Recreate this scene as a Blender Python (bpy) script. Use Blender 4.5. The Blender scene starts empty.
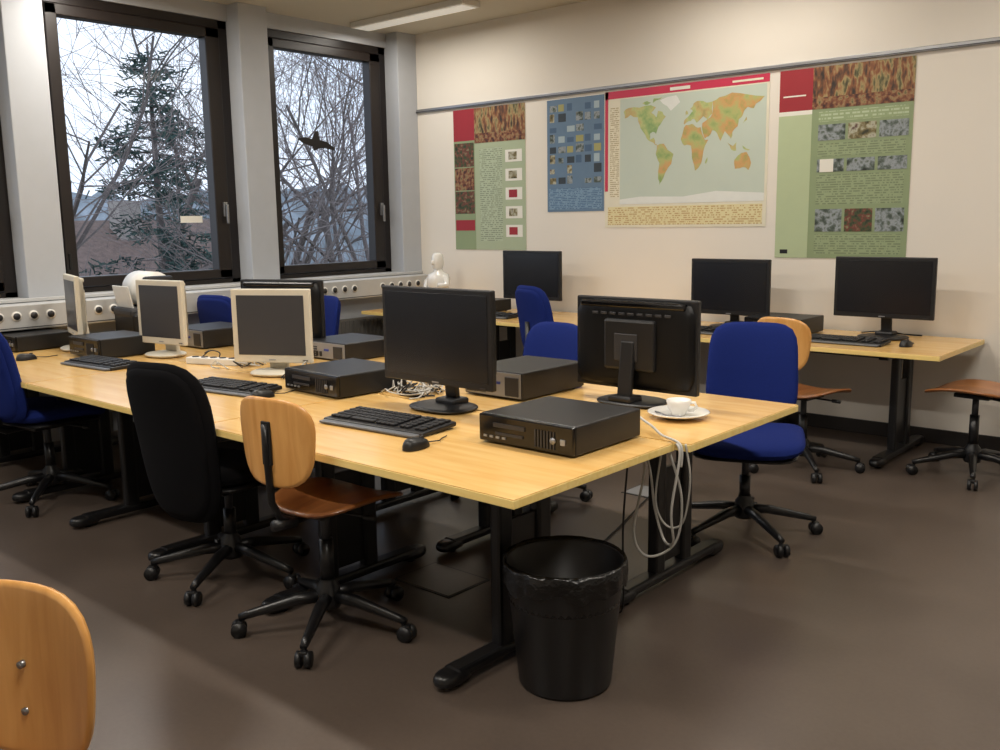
import bpy, bmesh, math, random
from mathutils import Vector, Matrix, Euler, noise as mnoise
from mathutils.geometry import tessellate_polygon
S=bpy.context.scene
S.view_settings.view_transform='Standard'
S.view_settings.look='None'
pi=math.pi
# ------------------------------------------------------------ materials
def lin(c):
    return tuple((v/255/12.92 if v/255<=0.04045 else ((v/255+0.055)/1.055)**2.4) for v in c)+(1.0,)
def base(name):
    m=bpy.data.materials.new(name); m.use_nodes=True
    nt=m.node_tree; return m,nt,nt.nodes['Principled BSDF']
def N(nt,t,**k):
    n=nt.nodes.new(t)
    for a,b in k.items(): setattr(n,a,b)
    return n
def mat(name,rgb,rough=.5,metal=0,var=.06,scale=14,bump=0,spec=.5,coat=0,bscale=None):
    m,nt,p=base(name)
    p.inputs['Roughness'].default_value=rough; p.inputs['Metallic'].default_value=metal
    p.inputs['Specular IOR Level'].default_value=spec; p.inputs['Coat Weight'].default_value=coat
    c=lin(rgb); tc=N(nt,'ShaderNodeTexCoord'); no=N(nt,'ShaderNodeTexNoise'); no.inputs['Scale'].default_value=scale; no.inputs['Detail'].default_value=4
    nt.links.new(tc.outputs['Object'],no.inputs['Vector'])
    mx=N(nt,'ShaderNodeMix',data_type='RGBA')
    mx.inputs[6].default_value=tuple(v*(1-var) for v in c[:3])+(1,); mx.inputs[7].default_value=tuple(min(1,v*(1+var)) for v in c[:3])+(1,)
    nt.links.new(no.outputs['Fac'],mx.inputs[0]); nt.links.new(mx.outputs[2],p.inputs['Base Color'])
    if bump:
        n2=N(nt,'ShaderNodeTexNoise'); n2.inputs['Scale'].default_value=bscale or scale*10
        nt.links.new(tc.outputs['Object'],n2.inputs['Vector'])
        b=N(nt,'ShaderNodeBump'); b.inputs['Strength'].default_value=bump; b.inputs['Distance'].default_value=.01
        nt.links.new(n2.outputs['Fac'],b.inputs['Height']); nt.links.new(b.outputs[0],p.inputs['Normal'])
    return m
def wood(name,a,b,rough=.3,sc=(3,40,40),coat=.3):
    m,nt,p=base(name)
    tc=N(nt,'ShaderNodeTexCoord'); mp=N(nt,'ShaderNodeMapping'); mp.inputs['Scale'].default_value=sc
    no=N(nt,'ShaderNodeTexNoise'); no.inputs['Scale'].default_value=1.0; no.inputs['Detail'].default_value=6; no.inputs['Distortion'].default_value=.6
    r=N(nt,'ShaderNodeValToRGB'); r.color_ramp.elements[0].position=.3; r.color_ramp.elements[0].color=lin(a); r.color_ramp.elements[1].position=.7; r.color_ramp.elements[1].color=lin(b)
    nt.links.new(tc.outputs['Object'],mp.inputs[0]); nt.links.new(mp.outputs[0],no.inputs['Vector']); nt.links.new(no.outputs['Fac'],r.inputs[0]); nt.links.new(r.outputs[0],p.inputs['Base Color'])
    p.inputs['Roughness'].default_value=rough; p.inputs['Coat Weight'].default_value=coat; p.inputs['Coat Roughness'].default_value=.15
    return m
def ramp(name,cols,scale=10,detail=5,rough=.6,dist=0,vec=(1,1,1)):
    m,nt,p=base(name); tc=N(nt,'ShaderNodeTexCoord'); mp=N(nt,'ShaderNodeMapping'); mp.inputs['Scale'].default_value=vec
    no=N(nt,'ShaderNodeTexNoise'); no.inputs['Scale'].default_value=scale; no.inputs['Detail'].default_value=detail; no.inputs['Distortion'].default_value=dist; o=no.outputs['Fac']
    r=N(nt,'ShaderNodeValToRGB'); e=r.color_ramp.elements
    while len(e)<len(cols): e.new(.5)
    for i,c in enumerate(cols): e[i].position=.3+.4*i/(len(cols)-1)
    for i,c in enumerate(cols): e[i].color=lin(c)
    nt.links.new(tc.outputs['Object'],mp.inputs[0]); nt.links.new(mp.outputs[0],no.inputs['Vector']); nt.links.new(o,r.inputs[0]); nt.links.new(r.outputs[0],p.inputs['Base Color'])
    p.inputs['Roughness'].default_value=rough
    return m
def textmat(name,bg,fg,freq=55,fill=.5,thr=.47,wx=45):
    m,nt,p=base(name); L=nt.links
    tc=N(nt,'ShaderNodeTexCoord'); sx=N(nt,'ShaderNodeSeparateXYZ'); L.new(tc.outputs['Object'],sx.inputs[0])
    def M(op,a,b=None):
        n=N(nt,'ShaderNodeMath',operation=op)
        for i,v in enumerate((a,b)):
            if v is None: continue
            if isinstance(v,(int,float)): n.inputs[i].default_value=v
            else: L.new(v,n.inputs[i])
        return n.outputs[0]
    zf=M('MULTIPLY',sx.outputs[2],freq); fr=M('FRACT',zf); ln=M('LESS_THAN',fr,fill); fl=M('FLOOR',zf)
    cb=N(nt,'ShaderNodeCombineXYZ'); L.new(M('MULTIPLY',sx.outputs[0],wx),cb.inputs[0]); L.new(M('MULTIPLY',fl,3.7),cb.inputs[1])
    no=N(nt,'ShaderNodeTexNoise'); no.inputs['Scale'].default_value=1; L.new(cb.outputs[0],no.inputs['Vector'])
    k=M('MULTIPLY',ln,M('GREATER_THAN',no.outputs['Fac'],thr))
    mx=N(nt,'ShaderNodeMix',data_type='RGBA'); mx.inputs[6].default_value=lin(bg); mx.inputs[7].default_value=lin(fg)
    L.new(k,mx.inputs[0]); L.new(mx.outputs[2],p.inputs['Base Color']); p.inputs['Roughness'].default_value=.5
    return m
def emis(name,rgb,s):
    m,nt,p=base(name); p.inputs['Emission Color'].default_value=lin(rgb); p.inputs['Emission Strength'].default_value=s; return m

BLK=mat('black_plastic',(20,20,22),.42,var=.1)
BLK2=mat('black_satin_metal',(17,17,19),.35,var=.1)
DGR=mat('dark_grey_plastic',(44,44,47),.5)
GLB=mat('glossy_black_bezel',(12,12,14),.18)
SCR=mat('screen_off_dark',(24,25,29),.25,var=.03)
SCR2=mat('screen_off_grey',(58,58,62),.3,var=.03)
BEI=mat('beige_plastic',(206,200,184),.45)
WHP=mat('white_plastic',(222,220,214),.4)
SIL=mat('silver_plastic',(150,152,156),.35,metal=.4)
PTG=mat('palmrest_grey',(96,98,102),.4)
KEY=mat('keycap_black',(26,26,29),.5)
BLU=mat('blue_fabric',(19,36,102),.9,var=.18,scale=120,bump=.25,bscale=500,spec=.2)
BFA=mat('black_fabric',(14,14,17),.92,var=.2,scale=120,bump=.25,bscale=500,spec=.15)
DESK=wood('beech_desk_top',(226,178,104),(240,200,130),.24,(2.2,22,22),.4)
EDGE=wood('beech_edge_strip',(238,206,122),(248,222,148),.4,(2,40,40),.1)
WBK=wood('beech_plywood',(204,144,74),(226,170,100),.33,(26,26,3),.3)
WST=wood('beech_plywood_seat',(132,80,44),(166,108,60),.35,(24,3,24),.3)
WALLM=mat('painted_wall_cream',(228,222,212),.85,var=.02,scale=3,bump=.03,bscale=300)
CONC=mat('grey_painted_concrete',(178,182,188),.85,var=.05,scale=8,bump=.05,bscale=200)
CEIL=mat('ceiling_paint',(204,197,180),.9,var=.02,scale=3)
FRM=mat('window_frame_brown',(26,19,17),.4,var=.1)
ALU=mat('aluminium_rail',(150,150,152),.35,metal=.8)
DUCT=mat('cable_duct_grey',(186,187,187),.5)
RADM=mat('radiator_paint',(110,108,104),.5)
BASEB=mat('dark_baseboard',(34,29,27),.5)
PORC=mat('white_porcelain',(234,232,227),.15,var=.01,coat=.5)
BAG=mat('black_bin_liner',(10,10,11),.25,var=.2,bump=.6,bscale=40)
CABW=mat('cable_grey',(186,184,178),.5); CABK=mat('cable_black',(14,14,15),.5)
RED=mat('poster_red',(152,32,42),.5); PNK=mat('map_red_border',(196,46,78),.45)
def floormat():
    m,nt,p=base('linoleum_brown'); L=nt.links
    tc=N(nt,'ShaderNodeTexCoord'); a=N(nt,'ShaderNodeTexNoise'); a.inputs['Scale'].default_value=2.2; a.inputs['Detail'].default_value=6; a.inputs['Distortion'].default_value=.3
    b=N(nt,'ShaderNodeTexNoise'); b.inputs['Scale'].default_value=60; b.inputs['Detail'].default_value=3
    L.new(tc.outputs['Object'],a.inputs['Vector']); L.new(tc.outputs['Object'],b.inputs['Vector'])
    ad=N(nt,'ShaderNodeMath',operation='MULTIPLY_ADD'); ad.inputs[1].default_value=.5; L.new(b.outputs['Fac'],ad.inputs[0]); L.new(a.outputs['Fac'],ad.inputs[2])
    r=N(nt,'ShaderNodeValToRGB'); e=r.color_ramp.elements; e[0].position=.45; e[0].color=lin((76,66,59)); e[1].position=1.0; e[1].color=lin((90,79,71))
    L.new(ad.outputs[0],r.inputs[0]); L.new(r.outputs[0],p.inputs['Base Color'])
    rr=N(nt,'ShaderNodeMapRange'); rr.inputs[3].default_value=.30; rr.inputs[4].default_value=.36; L.new(a.outputs['Fac'],rr.inputs[0]); L.new(rr.outputs[0],p.inputs['Roughness'])
    bp=N(nt,'ShaderNodeBump'); bp.inputs['Strength'].default_value=.02; bp.inputs['Distance'].default_value=.01; L.new(a.outputs['Fac'],bp.inputs['Height']); L.new(bp.outputs[0],p.inputs['Normal'])
    return m
FLOOR=floormat()
def glassmat():
    m=bpy.data.materials.new('window_glass'); m.use_nodes=True; nt=m.node_tree; nt.nodes.clear()
    t=N(nt,'ShaderNodeBsdfTransparent'); t.inputs[0].default_value=(.97,.98,.98,1); g=N(nt,'ShaderNodeBsdfGlossy'); g.inputs['Roughness'].default_value=.08
    mx=N(nt,'ShaderNodeMixShader'); mx.inputs[0].default_value=.006; o=N(nt,'ShaderNodeOutputMaterial')
    nt.links.new(t.outputs[0],mx.inputs[1]); nt.links.new(g.outputs[0],mx.inputs[2]); nt.links.new(mx.outputs[0],o.inputs[0]); return m
GLASS=glassmat()
# ------------------------------------------------------------ builder
class B:
    def __init__(s,name): s.name=name; s.v=[]; s.f=[]; s.mi=[]; s.sm=[]; s.mats=[]
    def _m(s,m):
        if m not in s.mats: s.mats.append(m)
        return s.mats.index(m)
    def add(s,vs,fs,m,smooth=False,T=None):
        o=len(s.v); k=s._m(m)
        s.v+= [tuple(T@Vector(p)) if T is not None else tuple(p) for p in vs]
        for f in fs: s.f.append([i+o for i in f]); s.mi.append(k); s.sm.append(smooth)
    def box(s,c,d,m,bev=0,rot=None,seg=2):
        bm=bmesh.new(); bmesh.ops.create_cube(bm,size=1)
        for v in bm.verts: v.co=Vector((v.co.x*d[0],v.co.y*d[1],v.co.z*d[2]))
        if bev>0: bmesh.ops.bevel(bm,geom=bm.edges[:],offset=min(bev,min(d)*.45),segments=seg,affect='EDGES',profile=.5)
        R=Euler(rot).to_matrix().to_4x4() if rot else Matrix()
        T=Matrix.Translation(c)@R
        bm.verts.index_update()
        s.add([v.co.copy() for v in bm.verts],[[v.index for v in f.verts] for f in bm.faces],m,False,T); bm.free()
    def bb(s,x0,x1,y0,y1,z0,z1,m,bev=0):
        s.box(((x0+x1)/2,(y0+y1)/2,(z0+z1)/2),(abs(x1-x0),abs(y1-y0),abs(z1-z0)),m,bev)
    def tube(s,pts,r,m,seg=8,caps=True):
        pts=[Vector(p) for p in pts]; n=len(pts); rs=r if isinstance(r,(list,tuple)) else [r]*n
        vs=[];fs=[]; up=None
        for i,p in enumerate(pts):
            d=(pts[min(i+1,n-1)]-pts[max(i-1,0)]).normalized()
            if up is None:
                up=Vector((0,0,1)) if abs(d.z)<.9 else Vector((1,0,0))
            a=(up-d*up.dot(d))
            if a.length<1e-4: a=d.orthogonal()
            a.normalize(); b=d.cross(a); up=a
            for j in range(seg):
                t=2*pi*j/seg; vs.append(p+(a*math.cos(t)+b*math.sin(t))*rs[i])
        for i in range(n-1):
            for j in range(seg):
                k=(j+1)%seg; fs.append([i*seg+j,i*seg+k,(i+1)*seg+k,(i+1)*seg+j])
        if caps: fs.append(list(range(seg))[::-1]); fs.append([(n-1)*seg+j for j in range(seg)])
        s.add(vs,fs,m,seg>5)
    def lathe(s,prof,m,seg=32,c=(0,0,0)):
        vs=[];fs=[]
        for r,z in prof:
            for j in range(seg):
                t=2*pi*j/seg; vs.append((c[0]+r*math.cos(t),c[1]+r*math.sin(t),c[2]+z))
        for i in range(len(prof)-1):
            for j in range(seg):
                k=(j+1)%seg; fs.append([i*seg+j,i*seg+k,(i+1)*seg+k,(i+1)*seg+j])
        s.add(vs,fs,m,True)
    def pad(s,w,d,t,m,f=None,n=4,e=2.5,nr=7,na=40):
        f=f or (lambda a,b,c:(a,b,c)); vs=[];fs=[]
        rr=[math.sin(pi/2*i/nr) for i in range(nr+1)]
        def P(r,th,sg):
            c,sn=math.cos(th),math.sin(th)
            k=(abs(c)**n+abs(sn)**n)**(-1/n)
            return f(w/2*r*k*c,d/2*r*k*sn,sg*t/2*max(0,1-r**(e*2))**(1/e))
        for sg in (1,-1):
            o=len(vs); vs.append(P(0,0,sg))
            for i in range(1,nr+1):
                for j in range(na): vs.append(P(rr[i],2*pi*j/na,sg))
            for j in range(na):
                k=(j+1)%na; q=[o,o+1+j,o+1+k]; fs.append(q if sg>0 else q[::-1])
            for i in range(nr-1):
                for j in range(na):
                    k=(j+1)%na; q=[o+1+i*na+j,o+1+(i+1)*na+j,o+1+(i+1)*na+k,o+1+i*na+k]; fs.append(q if sg>0 else q[::-1])
        s.add([Vector(p) for p in vs],fs,m,True)
    def quad(s,ps,m): s.add(ps,[[0,1,2,3]],m)
    def done(s,loc=(0,0,0),rz=0,scale=1):
        me=bpy.data.meshes.new(s.name); me.from_pydata([tuple(p) for p in s.v],[],s.f)
        for m in s.mats: me.materials.append(m)
        me.polygons.foreach_set('material_index',s.mi); me.polygons.foreach_set('use_smooth',s.sm); me.update()
        ob=bpy.data.objects.new(s.name,me); S.collection.objects.link(ob)
        ob.location=loc; ob.rotation_euler=(0,0,math.radians(rz)); ob.scale=(scale,)*3
        return ob
XW=-6.91; YW=6.70; ZC=3.35
# ------------------------------------------------------------ room
b=B('floor'); b.bb(XW-.32,3.2,-2.6,YW+.02,-.1,0,FLOOR); b.done()
b=B('ceiling'); b.bb(XW-.32,3.2,-2.6,YW+.1,ZC,ZC+.12,CEIL); b.done()
b=B('wall_back'); b.bb(XW-.32,3.2,YW,YW+.15,0,ZC,WALLM); b.done()
b=B('wall_right'); b.bb(3.1,3.25,-2.6,YW,0,ZC,WALLM); b.done()
b=B('wall_rear'); b.bb(XW-.32,3.2,-2.75,-2.6,0,ZC,WALLM); b.done()
pil=[(-.92,-.64),(.95,1.23),(2.82,3.10),(4.69,4.97),(6.45,YW)]
b=B('wall_left')
b.bb(XW-.34,XW,-2.6,YW,0,1.05,CONC)
b.bb(XW-.34,XW-.16,-2.6,YW,3.22,ZC,CONC)
b.bb(XW-.34,XW,-2.6,-2.4,1.05,ZC,CONC)
for a,c in pil: b.bb(XW-.34,XW,a,c,1.05,ZC,CONC,.006)
b.done()
wins=[(-2.4,-.92),(-.64,.95),(1.23,2.82),(3.10,4.69),(4.97,6.45)]
for i,(y0,y1) in enumerate(wins):
    b=B('window_%d'%(i+1)); x=XW-.24; z0,z1=1.05,3.22
    b.bb(x-.06,x+.06,y0,y0+.07,z0,z1,FRM,.005); b.bb(x-.06,x+.06,y1-.09,y1,z0,z1,FRM,.005)
    b.bb(x-.06,x+.06,y0,y1,z1-.07,z1,FRM,.005); b.bb(x-.06,x+.06,y0,y1,z0,z0+.05,FRM,.005)
    s0,s1,t0,t1=y0+.075,y1-.095,z0+.055,z1-.075
    b.bb(x-.02,x+.09,s0,s0+.09,t0,t1,FRM,.008); b.bb(x-.02,x+.09,s1-.13,s1,t0,t1,FRM,.008)
    b.bb(x-.02,x+.09,s0,s1,t1-.08,t1,FRM,.008); b.bb(x-.02,x+.09,s0,s1,t0,t0+.075,FRM,.008)
    b.bb(x+.01,x+.02,s0+.05,s1-.05,t0+.05,t1-.05,GLASS)
    b.box((x+.10,s1-.045,1.68),(.02,.035,.12),ALU,.004); b.box((x+.13,s1-.045,1.64),(.02,.022,.16),ALU,.006)
    b.box((x+.095,s0+.03,1.3),(.012,.02,.12),BLK2,.003)
    b.done()
b=B('trim_sill'); b.bb(XW-.22,XW+.02,-2.4,YW-.01,1.035,1.06,DUCT,.004)
b.done()
b=B('cable_duct'); x1=XW+.2
b.bb(XW+.002,x1,-2.5,YW-.02,.86,1.03,DUCT,.006)
b.bb(x1-.001,x1+.002,-2.5,YW-.02,.872,.878,DGR)
y=-2.3
k=0
while y<6.6:
    if k%8 not in (6,7):
        b.tube([(x1-.002,y,.955),(x1+.006,y,.955)],.034,WHP,16); b.tube([(x1,y,.955),(x1+.009,y,.955)],.024,DGR,16)
    y+=.115;k+=1
b.done()
b=B('radiator')
for y0,y1 in ((-.5,.9),(1.3,2.8),(3.2,4.6),(5.0,6.4)):
    b.bb(XW+.005,XW+.04,y0,y1,.15,.66,RADM,.01)
    yy=y0+.04
    while yy<y1-.02: b.bb(XW+.038,XW+.05,yy,yy+.02,.18,.64,RADM,.003); yy+=.05
    b.bb(XW+.01,XW+.03,y0+.1,y0+.14,0,.16,RADM); b.bb(XW+.01,XW+.03,y1-.14,y1-.1,0,.16,RADM)
b.done()
b=B('baseboard_back'); b.bb(XW,3.1,YW-.018,YW,0,.1,BASEB,.003); b.done()
b=B('trim_picture_rail'); b.bb(XW,3.1,YW-.022,YW,2.605,2.64,ALU,.004); b.bb(XW,3.1,YW-.026,YW-.02,2.612,2.618,DGR); b.done()
LAMP=emis('fluorescent_diffuser',(250,242,224),.3)
for lx in (-6.2,-3.2,-.6):
    for ly in (5.98,3.3,.6):
        b=B('ceiling_light_fixture')
        b.bb(-.70,.70,-.11,.11,ZC-.05,ZC,WHP,.006); b.bb(-.67,.67,-.085,.085,ZC-.055,ZC-.049,LAMP)
        ob=b.done((lx,ly,0))
        ld=bpy.data.lights.new('tube_light','AREA'); ld.shape='RECTANGLE'; ld.size=1.3; ld.size_y=.16; ld.energy=17 if ly>5 else (54 if lx>-5 else 40); ld.color=(1,.93,.83)
        lo=bpy.data.objects.new('tube_light',ld); S.collection.objects.link(lo); lo.location=(0,0,ZC-.065); lo.parent=ob
# ------------------------------------------------------------ desks
def desk(x0,x1,y0,y1,zt=.74,ins=.36,insr=.36):
    b=B('office_desk')
    b.bb(x0+.003,x1-.003,y0,y1,zt-.03,zt-.003,EDGE,.002); b.bb(x0+.005,x1-.005,y0+.002,y1-.002,zt-.0035,zt,DESK)
    yc=(y0+y1)/2
    for fx in (x0+ins,x1-insr):
        L=.86
        b.box((fx,yc,.045),(.075,L-.1,.04),BLK2,.012)
        for e in (-1,1):
            b.pad(.085,.16,.05,BLK2,lambda a,bb,c,fx=fx,e=e:(fx+a,yc+e*(L/2-.06)+bb,.036+c),n=2.5)
            b.tube([(fx,yc+e*(L/2-.07),.0),(fx,yc+e*(L/2-.07),.03)],.02,BLK,12)
        for yy in (-.11,.11):
            b.box((fx,yc+yy,(zt-.03+.05)/2),(.05,.075,zt-.03-.05),BLK2,.012)
        b.box((fx,yc,zt-.05),(.06,.72,.035),BLK2,.005)
        b.box((fx,yc,.3),(.02,.16,.42),BLK2,.003)
    b.box(((x0+x1)/2,yc,zt-.055),(x1-x0-.72,.05,.04),BLK2,.004)
    b.box(((x0+x1)/2,yc+.16,zt-.12),(x1-x0-.8,.12,.012),DGR,.003)
    return b.done()
desk(-3.44,-1.74,2.04,2.955); desk(-5.14,-3.44,2.04,2.955,insr=.54); desk(-6.84,-5.14,2.04,2.955)
for x1 in (-1.68,-3.38,-5.08): desk(x1-1.7,x1,2.965,3.9)
for x1 in (-1.63,-3.33,-5.03): desk(x1-1.7,x1,5.72,6.67)
# ------------------------------------------------------------ chairs
def star(b,off,r=.34,zc=.40,col=BLK2):
    b.lathe([(0,.085),(.045,.085),(.05,.10),(.045,.17),(.03,.19),(.03,.2)],col,20)
    b.tube([(0,0,.17),(0,0,zc-.12)],.027,col,16); b.tube([(0,0,zc-.14),(0,0,zc)],.018,DGR,14)
    for i in range(5):
        t=math.radians(off+72*i); c,s=math.cos(t),math.sin(t)
        b.tube([(c*.02,s*.02,.13),(c*.12,s*.12,.125),(c*(r-.03),s*(r-.03),.085),(c*(r+.01),s*(r+.01),.075)],[.026,.024,.017,.014],col,10)
        b.tube([(c*r,s*r,.08),(c*r,s*r,.045)],.009,col,8)
        px,py=-s,c; ox,oy=c*(r+.012),s*(r+.012)
        for e in (-1,1):
            b.tube([(ox+px*e*.008,oy+py*e*.008,.03),(ox+px*e*.027,oy+py*e*.027,.03)],.03,BLK,16)
        b.box((ox,oy,.052),(.03,.03,.02),BLK,.005,rot=(0,0,t))
def wood_chair(x,y,rz,off,zs=.49,back_top=.94,bw=.37,n=3.2,bo=0,sd=0):
    b=B('wooden_swivel_chair'); star(b,off-rz,.33,zs-.03)
    b.box((0,0,zs-.03),(.16,.2,.025),BLK2,.005)
    b.tube([(.05,.02,zs-.04),(.2,.04,zs-.045)],.006,BLK2,8); b.tube([(.17,.035,zs-.044),(.22,.042,zs-.046)],.011,BLK,10)
    def fs(a,bb,c):
        k=1+.10*(bb/.21); dz=.02*(a/.2)**2-.012*(bb/.2)**2*(1 if bb<0 else 2.2)
        return (a*k,bb+.04+bo*.5,zs+c+dz)
    b.pad(.43,.43,.02,WST,fs,n=3.6,e=8,nr=8)
    hb=.33; zc=back_top-hb/2
    def fb(a,bb,c):
        k=1+.10*(bb/(hb/2))
        aa=a*k; return (aa,bo-.245+c-.05*(1-(aa/.2)**2)-.05*(bb+.1),zc+bb)
    b.pad(bw,hb,.017,WBK,fb,n=n,e=8,nr=8)
    b.tube([(0,-.05,zs-.035),(0,bo-.2,zs-.04),(0,bo-.27,zs-.005),(0,bo-.305,zs+.06),(0,bo-.315,zc-.02),(0,bo-.318,zc+.07)],.014,BLK2,8)
    b.box((0,bo-.312,zc),(.045,.012,.16),BLK2,.004)
    b.tube([(0,bo-.2,zs-.04),(0,bo-.3,zs-.03)],.022,BLK,10)
    for zz in (-.045-sd,.045-sd): b.tube([(0,bo-.30,zc+zz),(0,bo-.283,zc+zz-.001)],.007,ALU,10)
    return b.done((x,y,0),rz)
def pad_chair(name,x,y,rz,off,fab,zs=.5,top=1.0,bh=.48,bw=.44,sw=.48,base_r=.34,n=4.6):
    b=B(name); star(b,off-rz,base_r,zs-.07)
    b.box((0,0,zs-.075),(.2,.26,.04),BLK2,.01)
    b.tube([(.08,.05,zs-.08),(.27,.07,zs-.085)],.007,BLK2,8); b.pad(.05,.03,.02,BLK,lambda a,bb,c:(.27+a,.07+bb,zs-.085+c),n=2.5)
    def fs(a,bb,c):
        k=1+.05*(bb/.24); return (a*k,bb+.01,zs+c-.03*(max(0,bb)/.24)**2+.012*(a/.24)**2)
    b.pad(sw,.49,.085,fab,fs,n=n,e=2.6,nr=8)
    b.pad(sw-.04,.45,.03,BLK2,lambda a,bb,c:(a,bb+.01,zs-.045+c-.02*(max(0,bb)/.24)**2),n=n,e=4)
    zc=top-bh/2; tall=bh>.6
    def fb(a,bb,c):
        k=1-.04*(bb/(bh/2)) if not tall else 1+.10*(bb/(bh/2)); aa=a*k
        return (aa,-.26+c-.045*(1-(aa/.22)**2)-.13*(bb)+.12*abs(bb+.02)**1.5*(-1 if bb>0 else .6),zc+bb)
    b.pad(bw,bh,.06,fab,fb,n=n,e=2.6,nr=8)
    b.pad(bw-.05,bh-.05,.03,fab,lambda a,bb,c:tuple(Vector(fb(a,bb,c))+Vector((0,-.025,0))),n=n,e=4)
    if tall: b.tube([(0,-.08,zs-.07),(0,-.2,zs-.075),(0,-.27,zs-.02)],.02,BLK2,10)
    else:
        b.tube([(0,-.08,zs-.07),(0,-.24,zs-.075),(0,-.31,zs-.04),(0,-.34,zs+.06),(0,-.345,zc)],.02,BLK2,10)
        b.tube([(-.02,-.30,zs-.02),(.05,-.30,zs-.02)],.022,BLK,12)
    return b.done((x,y,0),rz)
wood_chair(-2.80,2.16,7,18,zs=.51,back_top=.955,bo=.045)
pad_chair('black_office_chair',-3.58,2.235,14,-60,BFA,zs=.5,top=1.02,bh=.70,bw=.42,n=3.8)
pad_chair('blue_office_chair',-5.46,2.26,8,-40,BLU,zs=.52,top=1.05,bh=.55,base_r=.36,sw=.54)
pad_chair('blue_office_chair',-2.06,4.17,202,38,BLU,zs=.49,top=1.02,bh=.46,sw=.55,bw=.45,n=5)
pad_chair('blue_office_chair',-3.37,4.02,178,16,BLU,zs=.49,top=.96,base_r=.38)
pad_chair('blue_office_chair',-4.02,5.33,-18,25,BLU,zs=.5,top=1.11,bh=.5,bw=.4)
pad_chair('blue_office_chair',-6.03,4.42,170,5,BLU,zs=.49,top=.98)
pad_chair('blue_office_chair',-6.52,4.34,10,50,BLU,zs=.49,top=1.02,bw=.46)
wood_chair(-2.35,5.52,-8,20,back_top=.97)
wood_chair(-1.49,5.98,84,70,zs=.52)
wood_chair(-1.60,.355,202,30,back_top=.93,bw=.385,n=2.9,sd=.03)
# ------------------------------------------------------------ computers
def monitor(x,y,rz,w=.65,h=.41,zb=.86,body=BLK,scr=SCR,bez=.022,z=.74,stand='v'):
    b=B('computer_monitor'); zc=zb-z+h/2
    b.box((0,0,zc),(w,.03,h),body,.006)
    b.box((0,-.0155,zc+.004),(w-2*bez,.004,h-2*bez-.01),scr,.0005)
    b.box((0,-.016,zc-h/2+bez*.5),(.04,.004,.006),SIL)
    b.box((w*.42,-.016,zc-h/2+bez*.45),(.03,.004,.005),DGR)
    b.pad(w-.02,h-.02,.07,body,lambda a,bb,c:(a,.012+abs(c),zc+bb),n=10,e=4)
    b.box((0,.05,zc),(w*.42,.03,h*.55),body,.012)
    b.box((0,.035,zc+h*.43),(w*.86,.03,h*.07),GLB if body is BLK else body,.008)
    for i in range(9): b.box((-w*.3+i*w*.075,.046,zc+h*.33),(w*.05,.008,.012),DGR,.002)
    b.box((w*.02,.066,zc-.01),(.12,.006,.12),DGR,.004)
    if stand=='v':
        b.box((0,.075,(zc)/2+.02),(.07,.028,zc),body,.008,rot=(.12,0,0))
        b.pad(.32,.24,.022,body,lambda a,bb,c:(a,bb+.03,.012+c*.95),n=2.6,e=3)
        b.box((0,.085,.03),(.12,.1,.03),body,.01)
    else:
        b.box((0,.06,(zc-.08)/2+.02),(.11,.035,zc-.02),body,.012,rot=(.1,0,0))
        b.pad(.27,.22,.03,body,lambda a,bb,c:(a,bb+.01,.015+c*.98),n=2.3,e=2.5)
    return b.done((x,y,z+.0005),rz)
monitor(-2.87,2.86,0,.66,.42,.855)
monitor(-2.28,3.52,180,.63,.41,.80)
monitor(-4.93,3.55,200,.6,.40,.81)
monitor(-4.27,3.0,28,.46,.40,.81,BEI,SCR2,.033,stand='o')
monitor(-5.46,3.02,9,.43,.40,.82,BEI,SCR2,.033,stand='o')
monitor(-6.25,2.83,-16,.45,.40,.84,BEI,SCR2,.033,stand='o')
monitor(-2.18,6.33,0,.65,.40,.88)
monitor(-3.29,6.33,0,.63,.41,.84)
monitor(-5.17,6.33,0,.64,.42,.87)
VGA=mat('vga_port_blue',(40,60,150),.4)
def pc(x,y,rz,w=.44,d=.41,h=.105,z=.74):
    b=B('desktop_computer'); b.box((0,0,h/2+.006),(w,d,h),BLK,.006)
    f=-d/2
    b.box((0,f-.006,h/2+.006),(w-.004,.018,h-.004),GLB,.005)
    b.box((-w*.16,f-.017,h*.72),(w*.34,.004,h*.16),DGR,.001)
    b.box((-w*.16,f-.017,h*.42),(w*.3,.004,h*.1),DGR,.001)
    b.box((w*.40,f-.017,h*.5),(.022,.006,.022),SIL,.004)
    for i in range(7): b.box((w*.12+i*.014,f-.017,h*.5),(.006,.003,h*.6),DGR)
    for i in range(4): b.box((-w*.42+i*.03,f-.017,h*.28),(.016,.004,.008),SIL)
    b.tube([(w*.3,f-.014,h*.5),(w*.3,f-.019,h*.5)],.012,SIL,16)
    r=d/2
    b.box((0,r+.002,h/2+.006),(w-.02,.004,h-.012),SIL,.001)
    b.box((-w*.33,r+.006,h*.5),(.08,.006,h*.7),DGR,.002)
    for i in range(4): b.box((w*.05+i*.035,r+.006,h*.35),(.018,.006,.03),BLK)
    for i in range(5): b.box((w*.28,r+.006,h*.2+i*.014),(.12,.004,.006),BLK)
    b.box((-w*.08,r+.006,h*.6),(.04,.006,.012),VGA)
    for ex in (-1,1):
        for ey in (-1,1): b.tube([(ex*w*.42,ey*d*.4,0),(ex*w*.42,ey*d*.4,.012)],.012,BLK,10)
    return b.done((x,y,z+.0005),rz)
pc(-2.11,2.75,0)
pc(-3.62,2.97,-3)
pc(-2.87,3.45,180,.36,.46,.125)
pc(-5.84,2.88,0,.40,.36,.12)
pc(-4.5,3.72,180,.42,.40)
pc(-5.75,3.55,180,.42,.40,.12)
pc(-6.64,2.72,0,.38,.38,.1)
pc(-2.86,6.33,0,.42,.38,.11)
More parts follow.
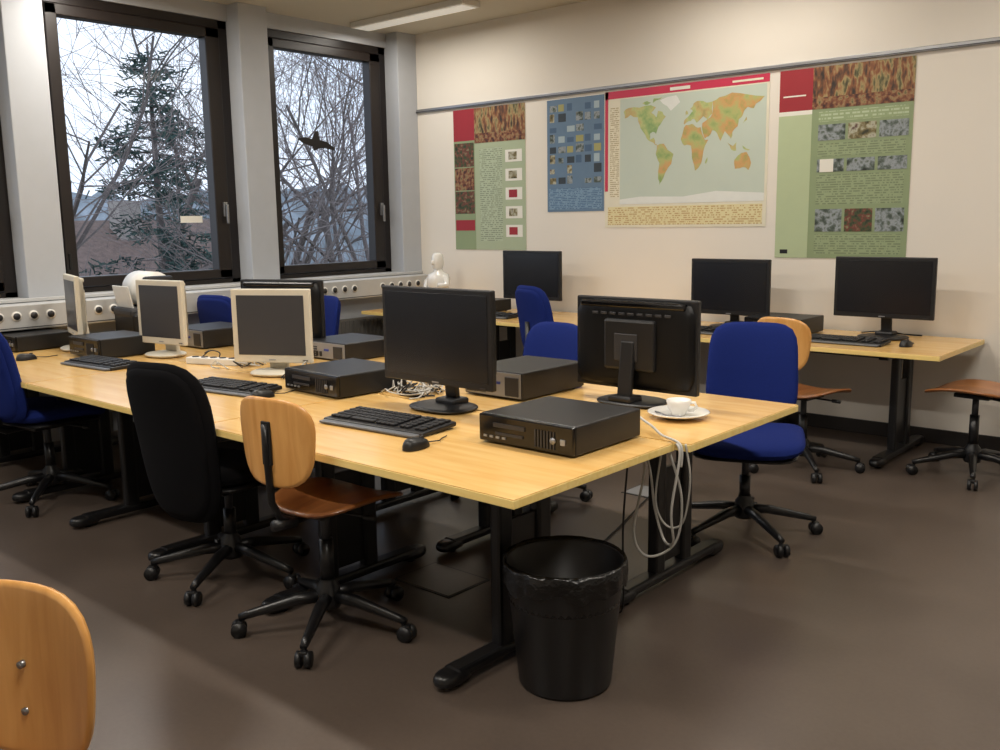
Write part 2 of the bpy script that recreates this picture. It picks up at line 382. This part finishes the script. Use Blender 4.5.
pc(-5.78,6.33,0,.42,.38,.10)
def keyboard(x,y,rz,z=.74,w=.52,d=.19):
    b=B('computer_keyboard')
    b.box((0,0,.013),(w,d,.02),BLK,.006,rot=(.05,0,0))
    b.box((0,-d*.56,.008),(w*.96,d*.2,.010),PTG,.004)
    rows=5; kw=.0245*w/.52
    for r in range(rows):
        yy=d*.36-r*d*.165; zz=.028+(yy)*.05
        xx=-w*.47; k=0
        while xx<w*.46:
            ww=kw
            if r==4 and k==4: ww=kw*6
            gap=xx>w*.18 and xx<w*.205 or xx>w*.32 and xx<w*.345
            if not gap: b.box((xx+ww/2,yy,zz),(ww*.84,d*.13,.009),KEY,.002,seg=1)
            xx+=ww;k+=1
    b.box((0,d*.47,.026),(w*.9,d*.07,.006),DGR,.002)
    for ex in (-1,1): b.box((ex*w*.42,0,.003),(.03,d*.7,.006),BLK)
    return b.done((x,y,z+.0005),rz)
keyboard(-2.82,2.52,4,w=.55,d=.21)
keyboard(-4.07,2.60,8); keyboard(-5.43,2.60,4)
keyboard(-2.3,6.02,0); keyboard(-3.4,6.02,-3); keyboard(-5.35,6.0,0)
def mouse(x,y,rz,z=.74,m=BLK):
    b=B('computer_mouse')
    b.pad(.07,.125,.05,m,lambda a,bb,c:(a*(1-.1*(bb/.06)**2),bb,.002+max(c,0)*(1.5-.3*bb/.06)),n=2.5,e=2)
    b.box((0,.03,.037),(.008,.02,.008),DGR,.002)
    b.tube([(0,.06,.012),(.01,.12,.006),(-.01,.16,.005),(-.02,.2,.005)],.0025,CABK,6)
    return b.done((x,y,z+.0005),rz)
mouse(-2.44,2.31,5); mouse(-3.75,2.56,0); mouse(-6.05,2.42,0); mouse(-1.93,6.05,0); mouse(-4.95,6.0,0)
b=B('coffee_cup_on_saucer')
b.lathe([(0,.004),(.045,.004),(.05,0),(.06,.004),(.12,.02),(.128,.026),(.124,.028),(.06,.011),(.0,.011)],PORC,40)
b.lathe([(0,.012),(.028,.012),(.03,.02),(.045,.045),(.052,.075),(.049,.076),(.042,.046),(.026,.024),(0,.022)],PORC,32)
b.lathe([(0,.055),(.044,.055)],mat('coffee',(50,30,18),.1),24)
b.tube([(.046,0,.064),(.066,0,.066),(.074,0,.05),(.062,0,.034),(.04,0,.032)],.006,PORC,8)
b.tube([(-.09,-.03,.026),(-.04,-.08,.024),(.03,-.1,.026)],.004,ALU,6)
b.done((-1.96,3.35,.7405),20)
b=B('waste_bin')
b.lathe([(0,.0),(.15,.0),(.158,.012),(.199,.42),(.204,.432),(.199,.436),(.193,.43),(.15,.02),(0,.02)],mat('bin_black_plastic',(20,19,20),.4),48)
vs=[];fs=[];seg=96;random.seed(4)
prof=[(.187,.30,.0),(.196,.43,.0),(.203,.446,.004),(.209,.432,.006),(.211,.40,.01),(.208,.365,.013)]
ph=[random.random()*6 for _ in range(6)]
for i,(r,z,am) in enumerate(prof):
    for j in range(seg):
        t=2*pi*j/seg; wv=math.sin(9*t+ph[0])+.7*math.sin(17*t+ph[1])+.6*math.sin(29*t+ph[2])
        vs.append(((r+am*.35*wv)*math.cos(t),(r+am*.35*wv)*math.sin(t),z+(am*.9*math.sin(5*t+ph[3])+am*.7*math.sin(11*t) if i>2 else 0)))
for i in range(len(prof)-1):
    for j in range(seg):
        k=(j+1)%seg; fs.append([i*seg+j,i*seg+k,(i+1)*seg+k,(i+1)*seg+j])
b.add(vs,fs,BAG,True)
b.lathe([(.187,.30),(.12,.27),(0,.24)],BAG,40)
b.done((-1.83,2.40,0))
b=B('white_figurine')
b.lathe([(0,0),(.09,0),(.09,.02),(.06,.035),(.05,.06),(.07,.12),(.10,.2),(.105,.25),(.09,.29),(.045,.315),(.035,.34)],PORC,24)
b.pad(.10,.12,.15,PORC,lambda a,bb,c:(a,bb-.005,.405+c),n=2,e=2)
b.pad(.03,.04,.04,PORC,lambda a,bb,c:(a,bb-.065,.395+c),n=2,e=2)
b.tube([(-.09,0,.27),(-.13,-.03,.18),(-.07,-.09,.12)],[.032,.026,.02],PORC,10); b.tube([(.09,0,.27),(.13,-.03,.2),(.09,-.1,.2)],[.032,.026,.02],PORC,10)
b.done((-6.38,6.4,.7405),0,1.08)
b=B('label_printer')
b.box((0,0,.1),(.34,.3,.2),BLK,.03); b.box((0,-.1,.19),(.3,.12,.06),DGR,.02)
b.tube([(-.15,.03,.33),(.11,.03,.33)],.115,WHP,32); b.tube([(-.155,.03,.33),(.155,.03,.33)],.035,DGR,16)
b.box((-.165,.03,.26),(.02,.1,.2),BLK,.006); b.box((.15,.03,.28),(.05,.2,.28),BLK,.02)
b.box((-.02,-.13,.26),(.24,.01,.2),WHP,.002,rot=(.2,0,0))
b.done((-6.40,3.42,.7405),-5,1.1)
b=B('paper_stack')
PAP=mat('paper_white',(225,224,218),.7); random.seed(8)
for i in range(6): b.box((random.uniform(-.02,.02),random.uniform(-.02,.02),.002+i*.003),(.24,.33,.0025),PAP,rot=(0,0,random.uniform(-.2,.2)))
b.done((-6.2,5.95,.741),15)
b=B('power_strip'); b.box((0,0,.02),(.36,.06,.04),WHP,.006)
for i in range(5): b.tube([(-.13+i*.065,0,.038),(-.13+i*.065,0,.044)],.02,DGR,14)
b.done((-4.9,3.02,.7405),20)
def catmull(P,n=8):
    P=[Vector(p) for p in P]; P=[P[0]]+P+[P[-1]]; out=[]
    for i in range(1,len(P)-2):
        for k in range(n):
            t=k/n; a,b_,c,d=P[i-1:i+3]
            out.append(.5*((2*b_)+(c-a)*t+(2*a-5*b_+4*c-d)*t*t+(-a+3*b_-3*c+d)*t**3))
    out.append(P[-2]); return out
random.seed(11)
b=B('cable_bundle')
for i in range(40):
    cx=random.choice([-3.22,-3.28,-4.03,-4.06,-4.7,-5.05]); cy=random.uniform(3.0,3.15); L=random.uniform(.10,.2)
    pts=[]; a=random.uniform(0,6)
    for k in range(7):
        a+=random.uniform(-1.2,1.2); pts.append((cx+math.cos(a)*L*.55+random.uniform(-.05,.05),cy+math.sin(a)*.09,.746+(.025*abs(random.gauss(0,1)) if 0<k<6 else .0)))
    b.tube(catmull(pts,6),.0038,random.choice([CABW,CABK,CABW]),6)
for i in range(8):
    cx=random.choice([-2.4,-3.9,-4.8]); 
    b.tube(catmull([(cx,6.57,.746),(cx+.15,6.6,.76),(cx+.3,6.6,.746),(cx+.4,6.58,.75),(cx+.2,6.62,.746)],6),.004,CABK,6)
b.done()
b=B('hanging_cable')
b.tube(catmull([(-1.72,2.93,.745),(-1.70,2.92,.70),(-1.72,2.9,.5),(-1.74,2.95,.36),(-1.82,3.02,.33),(-1.85,3.0,.45),(-1.84,2.95,.6),(-1.86,2.94,.70)],8),.005,CABW,8)
b.tube(catmull([(-1.76,2.95,.70),(-1.73,2.99,.52),(-1.76,3.0,.34),(-1.85,2.95,.28),(-1.92,2.96,.36),(-1.9,3.0,.6),(-1.92,3.0,.70)],8),.005,CABW,8)
b.tube(catmull([(-1.70,2.96,.74),(-1.69,2.98,.6),(-1.74,3.02,.42),(-1.8,3.0,.40),(-1.83,2.97,.5),(-1.80,2.96,.70)],8),.004,CABW,8)
b.tube(catmull([(-1.95,2.97,.70),(-1.93,2.9,.4),(-1.95,2.93,.05),(-2.1,3.05,.01),(-2.4,3.3,.008),(-2.6,3.9,.008),(-2.75,4.4,.01)],8),.004,CABK,8)
b.tube(catmull([(-2.35,3.1,.745),(-2.1,3.12,.80),(-1.92,3.05,.775),(-1.80,2.96,.76),(-1.71,2.94,.74),(-1.70,2.93,.66)],8),.005,CABW,8)
b.done()
b=B('floor_outlet'); 
for (x,y,w,d,m) in ((-2.8,2.78,.34,.26,DGR),(-2.8,4.48,.26,.2,SIL)):
    b.bb(x-w/2,x+w/2,y-d/2,y+d/2,.0,.003,DGR); b.bb(x-w/2+.01,x+w/2-.01,y-d/2+.01,y+d/2-.01,.003,.005,FLOOR if m is DGR else SIL)
b.done()
# ------------------------------------------------------------ posters
YP=YW-.004
class PB(B):
    def rect(s,x0,x1,z0,z1,m,l=1):
        y=YP-.001*l; s.quad([(x0,y,z0),(x1,y,z0),(x1,y,z1),(x0,y,z1)],m)
    def poly(s,pts,m,l=2):
        y=YP-.001*l; P=[Vector((p[0],p[1],0)) for p in pts]; tr=tessellate_polygon([P])
        s.add([(p[0],y,p[1]) for p in pts],[list(t) for t in tr],m)
SAGE=mat('poster_sage',(168,180,150),.5,var=.03); SAGEL=mat('poster_sage_light',(178,192,154),.5,var=.03); SAGED=mat('poster_sage_dark',(138,154,116),.5,var=.03)
TXT=textmat('poster_text',(176,188,160),(132,142,120)); TXTD=textmat('poster_text_dark',(146,161,124),(114,128,96),60)
FLW=ramp('poster_flower_photo',[(50,24,18),(86,44,28),(130,80,50),(150,124,84),(74,78,44)],30,8,.5); HERB=ramp('poster_herb_photo',[(24,32,22),(60,74,44),(110,50,44),(130,136,100)],30,8)
POP=ramp('poster_poppy_photo',[(36,30,22),(84,54,34),(136,84,48),(160,140,94),(84,84,50),(60,36,24)],18,8,.5,vec=(1.6,1,.5))
PH1=ramp('poster_landscape_photo',[(28,36,30),(80,92,84),(150,158,164),(60,76,50)],22,7); PH2=ramp('poster_field_photo',[(50,50,30),(120,108,70),(180,180,160),(84,50,44)],22,7)
WHT=mat('poster_white',(228,226,216),.5,var=.01)
b=PB('nature_poster'); x0,x1,z0,z1=-6.42,-5.53,1.28,2.59
b.bb(x0,x1,YP,YW,z0,z1,WHT); b.rect(x0,x1,z0,z1,SAGE)
b.rect(x0,x0+.27,2.30,z1,RED,2); b.rect(x0+.27,x1,2.30,z1,POP,2); b.rect(x0+.27,x1,2.27,2.36,FLW,3)
b.rect(x0,x0+.27,z0,2.30,SAGED,2)
for i,(za,zb,m) in enumerate(((2.06,2.28,HERB),(1.84,2.05,FLW),(1.62,1.83,HERB),(1.46,1.56,RED))): b.rect(x0+.01,x0+.26,za,zb,m,3)
b.rect(x0+.33,x1-.28,1.36,2.22,TXT,2)
for i in range(5):
    z=2.14-i*.17; b.rect(x1-.24,x1-.04,z-.06,z+.05,WHT,3); b.rect(x1-.20,x1-.10,z-.04,z+.03,RED if i in (2,4) else PH2,4)
b.done()
b=PB('blue_poster'); x0,x1,z0,z1=-5.28,-4.67,1.62,2.58
BLP=mat('poster_blue',(96,122,148),.5); BLD=mat('poster_blue_dark',(68,94,124),.5)
b.bb(x0,x1,YP,YW,z0,z1,WHT); b.rect(x0,x1,z0,z1,BLP); b.rect(x0+.02,x1-.02,z0+.02,z0+.2,textmat('blue_text',(120,150,176),(70,100,134),70),2)
random.seed(3)
TC=[BLD,mat('tile_yellow',(160,156,100),.5),mat('tile_dark',(44,54,62),.5),mat('tile_pale',(160,178,186),.5),PH1,BLD,PH1,PH2]
for i in range(6):
    for j in range(8):
        if random.random()<.85: b.rect(x0+.03+i*.095,x0+.03+i*.095+random.uniform(.05,.085),z0+.24+j*.088,z0+.24+j*.088+random.uniform(.04,.075),random.choice(TC),2)
b.done()
b=PB('world_map_poster'); x0,x1,z0,z1=-4.66,-3.20,1.48,2.59
SEA=mat('map_sea',(192,203,190),.4,var=.04,scale=5); CRM=mat('map_cream',(224,219,198),.4)
LAND=ramp('map_land',[(116,150,96),(146,172,106),(184,190,124),(190,166,108),(150,150,96)],9,5,.4); LAND2=ramp('map_land_warm',[(134,162,96),(174,180,112),(202,156,98),(160,160,90)],9,5,.4); ICE=mat('map_ice',(222,225,220),.4)
b.bb(x0,x1,YP,YW,z0,z1,WHT); b.rect(x0,x1,z0,z1,CRM)
b.rect(x0,x1,z1-.06,z1,PNK,2); b.rect(x0,x0+.03,z0+.3,z1,PNK,2); b.rect(x0+.62,x0+.80,z1-.045,z1-.02,WHT,3); b.rect(x1-.3,x1-.05,z1-.04,z1-.025,CRM,3)
mx0,mx1,mz0,mz1=x0+.15,x1-.02,z0+.19,z1-.07
b.rect(mx0,mx1,mz0,mz1,SEA,2)
b.rect(x0+.05,x0+.14,z0+.25,z1-.13,textmat('map_legend',(226,220,196),(180,166,130),60,.5,.45,60),2)
b.rect(x0+.03,x1-.03,z0+.02,z0+.17,textmat('map_index',(220,210,164),(190,160,110),60,.55,.5,50),2)
C=[[(-168,66),(-156,71),(-125,70),(-95,72),(-82,68),(-94,60),(-80,52),(-76,62),(-65,60),(-56,52),(-66,44),(-75,37),(-81,26),(-90,30),(-97,26),(-97,18),(-87,21),(-83,10),(-78,8),(-86,12),(-95,15),(-105,20),(-117,33),(-124,42),(-130,55),(-150,60),(-165,55)],
[(-72,78),(-30,83),(-20,72),(-43,60),(-53,68)],
[(-78,8),(-60,10),(-50,0),(-35,-7),(-40,-22),(-55,-35),(-66,-50),(-70,-55),(-74,-45),(-71,-20),(-81,-5)],
[(-17,15),(-10,30),(-5,36),(10,37),(20,32),(32,31),(43,11),(51,11),(40,-5),(35,-24),(20,-35),(12,-15),(9,4),(-8,5)],
[(-9,37),(-9,43),(0,48),(8,54),(12,56),(5,60),(14,68),(28,71),(45,67),(60,68),(60,50),(48,42),(38,47),(28,41),(22,38),(15,45),(10,44),(3,42)],
[(60,68),(75,73),(105,78),(140,73),(180,68),(160,58),(156,52),(142,55),(130,42),(122,38),(120,28),(108,20),(105,10),(98,16),(90,22),(80,8),(72,20),(60,25),(52,16),(43,13),(35,30),(36,37),(48,42),(60,50)],
[(114,-22),(130,-12),(142,-11),(153,-27),(147,-38),(135,-33),(116,-35)],[(131,31),(141,36),(142,45),(137,38)],[(44,-24),(50,-15),(47,-25)],[(-5,50),(1,52),(-4,58)],[(96,5),(106,-6),(118,-8),(118,5),(110,-1)],[(132,-1),(150,-8),(140,-8)],
[(-90,75),(-70,80),(-65,83),(-88,82)],[(-110,73),(-95,76),(-105,79),(-118,76)]]
for i,poly in enumerate(C):
    pts=[]
    for k,(lo,la) in enumerate(poly):
        lo2,la2=poly[(k+1)%len(poly)]
        for t in (0,.5):
            L0=lo+(lo2-lo)*t; A0=la+(la2-la)*t
            if t: L0+=random.uniform(-2,2); A0+=random.uniform(-1.5,1.5)
            pts.append((mx0+(L0+178)/362*(mx1-mx0),mz0+(A0+84)/170*(mz1-mz0)))
    b.poly(pts,ICE if i==1 else (LAND2 if i in (2,3,5,6) else LAND),3)
b.poly([(mx0,mz0),(mx1,mz0),(mx1,mz0+.06),(mx1-.4,mz0+.085),(mx0+.6,mz0+.05),(mx0+.2,mz0+.06),(mx0,mz0+.04)],ICE,3)
b.done()
b=PB('meadow_poster'); x0,x1,z0,z1=-3.12,-2.17,1.25,2.59
b.bb(x0,x1,YP,YW,z0,z1,WHT); b.rect(x0,x1,z0,z1,SAGED); b.rect(x0,x0+.25,z0,2.27,SAGEL,2)
b.rect(x0,x0+.25,2.30,z1,RED,2); b.rect(x0+.03,x0+.2,2.40,2.41,WHT,3); b.rect(x0,x0+.25,2.27,2.30,WHT,2)
b.rect(x0+.25,x1,2.30,z1,POP,2); b.rect(x0+.25,x1,2.30,2.38,FLW,3)
b.rect(x0+.30,x1-.03,2.21,2.28,textmat('poster_head',(146,163,122),(180,194,162),40),2)
for zt,n,za,zb in ((0,3,2.08,2.19),(1,3,1.86,1.95),(2,3,1.44,1.60)):
    for i in range(3):
        xa=x0+.30+i*.215; b.rect(xa,xa+.195,za,zb,[PH1,PH2,PH1,HERB][(i+zt)%4 if zt!=1 else 0],3)
b.rect(x0+.32,x0+.42,1.86,1.95,WHT,4)
b.rect(x0+.30,x1-.04,1.97,2.06,TXTD,2); b.rect(x0+.30,x1-.04,1.63,1.84,TXTD,2); b.rect(x0+.30,x1-.04,1.28,1.42,TXTD,2)
b.rect(x0+.04,x0+.1,1.28,1.31,BLK,3); b.done()
b=B('bird_silhouette_decal'); xg=XW-.24+.026
pts=[(-.22,.04),(-.12,.06),(-.05,.045),(-.02,.1),(.02,.13),(.03,.08),(.045,.04),(.12,.03),(.2,-.02),(.22,-.05),(.1,-.03),(.03,-.035),(-.03,-.06),(-.05,-.02),(-.14,.0)]
P=[Vector((p[0],p[1],0)) for p in pts]
b.add([(xg,p[0],p[1]) for p in pts]+[(xg+.003,p[0],p[1]) for p in pts],[list(t) for t in tessellate_polygon([P])]+[[i+len(pts) for i in t] for t in tessellate_polygon([P])],BLK)
b.done((0,5.60,2.27),0,1.0)
b=B('window_sticker'); b.box((XW-.24+.026,4.27,1.60),(.003,.2,.055),WHT); b.done()
# ------------------------------------------------------------ outside
GZ=-3.2
BARK=mat('bark_grey_brown',(100,92,90),.9,var=.25,scale=6); TWIG=mat('twig_brown',(122,112,110),.9,var=.2)  # grey-browns lightened so the air's haze sits in the colour
def grow(b,p,d,L,r,lev,rng,mt):
    n=4; pts=[p.copy()]; rs=[r]; q=p.copy(); dd=d.copy()
    for i in range(n):
        dd=(dd+Vector((rng.gauss(0,.16),rng.gauss(0,.16),rng.gauss(.04,.1)))).normalized(); q=q+dd*L/n; pts.append(q.copy()); rs.append(r*(1-.5*(i+1)/n))
    b.tube(pts,rs,mt if lev>1 else TWIG,6 if lev>3 else 3,caps=False)
    if lev==0: return
    k=rng.choice([3,4,4]) if lev<4 else 5
    for i in range(k):
        t=rng.uniform(.35,1.0); j=min(n-1,int(t*n)); s=pts[j].lerp(pts[j+1],t*n-j)
        ax=Vector((rng.gauss(0,1),rng.gauss(0,1),rng.gauss(.25,.6))).normalized()
        nd=(dd*.75+ax*.85).normalized()
        grow(b,s,nd,L*rng.uniform(.55,.8),max(.005,rs[j]*.55),lev-1,rng,mt)
def tree(x,y,h,seed,lev=5,r=.16):
    rng=random.Random(seed); b=B('bare_tree'); grow(b,Vector((0,0,0)),Vector((rng.gauss(0,.05),rng.gauss(0,.05),1)).normalized(),h*.5,r,lev,rng,BARK); b.done((x,y,GZ))
for i,(x,y,h,r,lev) in enumerate([(-14.5,7.0,11,.10,4),(-16,12.9,11,.12,5),(-19,9.6,12,.13,4),(-18,15.4,11,.13,4),(-24,17.5,12,.16,5),(-13.5,10.6,9,.07,4),(-21,12.9,11,.13,4)]):
    tree(x,y,h,100+i,lev,r)
PINE=ramp('pine_needles',[(40,62,62),(64,88,84),(92,114,108)],3,4,.8)
def pine(x,y,h,R,seed,z0f=.35):
    rng=random.Random(seed); b=B('pine_tree'); b.tube([(0,0,0),(.1,0,h*.5),(0,.05,h)],[.13,.08,.02],BARK,8)
    z=h*z0f; vs=[];fs=[]
    while z<h*.97:
        f=(1-(z/h-z0f)/(1-z0f))**.55*rng.uniform(.6,1.1)
        for k in range(4):
            a=rng.uniform(0,2*pi); L=R*f*rng.uniform(.5,1.15)+.1; d=Vector((math.cos(a),math.sin(a),rng.uniform(-.15,.3)))
            p0=Vector((.05,0,z)); 
            b.tube([p0+d*L*t+Vector((0,0,-.18*L*t*t)) for t in (0,.33,.66,1)],[.022,.015,.01,.005],BARK,3,caps=False)
            for q in range(int(46*L)):
                t=rng.uniform(.3,1.05); c=p0+d*L*t+Vector((0,0,-.18*L*t*t))+Vector((rng.gauss(0,.1),rng.gauss(0,.1),rng.gauss(-.02,.06)))
                u=Vector((rng.gauss(0,1),rng.gauss(0,1),rng.gauss(0,.5))).normalized()*rng.uniform(.05,.11); w=u.orthogonal().normalized()*.012
                o=len(vs); vs+= [c-u-w,c+u-w,c+u+w,c-u+w]; fs.append([o,o+1,o+2,o+3])
                w=u.cross(w).normalized()*.014; o=len(vs); vs+= [c-u-w,c+u-w,c+u+w,c-u+w]; fs.append([o,o+1,o+2,o+3])
        z+=.27
    b.add(vs,fs,PINE); b.done((x,y,GZ))
pine(-16,8.9,7.9,1.7,5,.42); pine(-30,17.5,9,2.2,6,.3)
b=B('hedge'); rng=random.Random(21); vs=[];fs=[]
for i in range(4600):
    c=Vector((rng.uniform(-15.5,-12),rng.uniform(4,20),0)); hh=3.1+.9*math.sin(c.y*1.3)+.5*math.sin(c.y*3.1)
    z=rng.uniform(.2,1)**.6*hh; u=Vector((rng.gauss(0,.4),rng.gauss(0,.4),1)).normalized()*rng.uniform(.15,.5); w=u.orthogonal().normalized()*.008
    c.z=z; o=len(vs); vs+= [c-u-w,c+u-w*.3,c+u+w*.3,c-u+w]; fs.append([o,o+1,o+2,o+3])
b.add(vs,fs,TWIG); b.done((0,0,GZ))
b=B('neighbour_house'); RT=ramp('roof_tiles',[(96,80,74),(122,102,94)],8,3,.8); HW=mat('house_plaster',(160,154,148),.9)
b.bb(-28,-22,8.5,15.5,GZ,.1,HW)
b.add([(-21.6,8,-.1),(-21.6,16,-.1),(-28.4,8,-.1),(-28.4,16,-.1),(-25,8,1.7),(-25,16,1.7)],[[0,1,5,4],[3,2,4,5],[0,4,2],[1,3,5]],RT)
for yy in (9.5,11.3,13.1): b.bb(-22.02,-21.97,yy,yy+.9,-1.6,-.5,DGR)
b.bb(-24.6,-24,12.3,12.9,1.0,2.2,HW); b.done()
b=B('ground_outside'); b.bb(-70,XW-1,-40,60,GZ-.3,GZ,ramp('winter_grass',[(80,86,62),(112,108,82),(90,80,68)],1.5,6,.95)); b.done()
vs=[];fs=[];n=160
for i in range(n+1):
    a=math.radians(60+i*130/n); R=46
    hgt=3.2+1.6*mnoise.noise(Vector((i*.06,0,0)))+1.1*mnoise.noise(Vector((i*.5,3,0)))+.6*mnoise.noise(Vector((i*1.9,7,0)))
    for k,(rr,zz) in enumerate(((R,GZ),(R+2,GZ+(hgt-GZ)*.55),(R+5,hgt))): vs.append((math.cos(a)*rr,math.sin(a)*rr,zz))
for i in range(n):
    for k in range(2): fs.append([i*3+k,i*3+k+1,(i+1)*3+k+1,(i+1)*3+k])
b=B('wooded_hill'); b.add(vs,fs,ramp('hazy_far_forest',[(104,112,118),(132,142,150),(164,172,182)],.9,8,1,vec=(1,1,.6)),True); b.done()  # pale blue-grey: atmospheric haze is put into the forest colour
w=bpy.data.worlds.new('sky'); S.world=w; w.use_nodes=True; nt=w.node_tree; bg=nt.nodes['Background']
tc=N(nt,'ShaderNodeTexCoord'); no=N(nt,'ShaderNodeTexNoise'); no.inputs['Scale'].default_value=2.2; no.inputs['Detail'].default_value=4
r=N(nt,'ShaderNodeValToRGB'); r.color_ramp.elements[0].position=.35; r.color_ramp.elements[0].color=(.56,.67,.86,1); r.color_ramp.elements[1].position=.65; r.color_ramp.elements[1].color=(.76,.82,.94,1)
nt.links.new(tc.outputs['Generated'],no.inputs['Vector']); nt.links.new(no.outputs['Fac'],r.inputs[0]); nt.links.new(r.outputs[0],bg.inputs[0]); bg.inputs[1].default_value=1.7
# ------------------------------------------------------------ camera
f=940.0
X=-Vector((-1088,139,-f)).normalized(); Y=Vector((834,168,-f)); Y=(Y-X*Y.dot(X)).normalized(); Z=X.cross(Y)
cd=bpy.data.cameras.new('camera'); co=bpy.data.objects.new('camera',cd); S.collection.objects.link(co)
co.matrix_world=Matrix.Translation((0,0,1.56))@Matrix((X,Y,Z)).to_4x4()
cd.sensor_width=36; cd.lens=36*f/1000; cd.clip_start=.05; cd.clip_end=300
S.camera=co
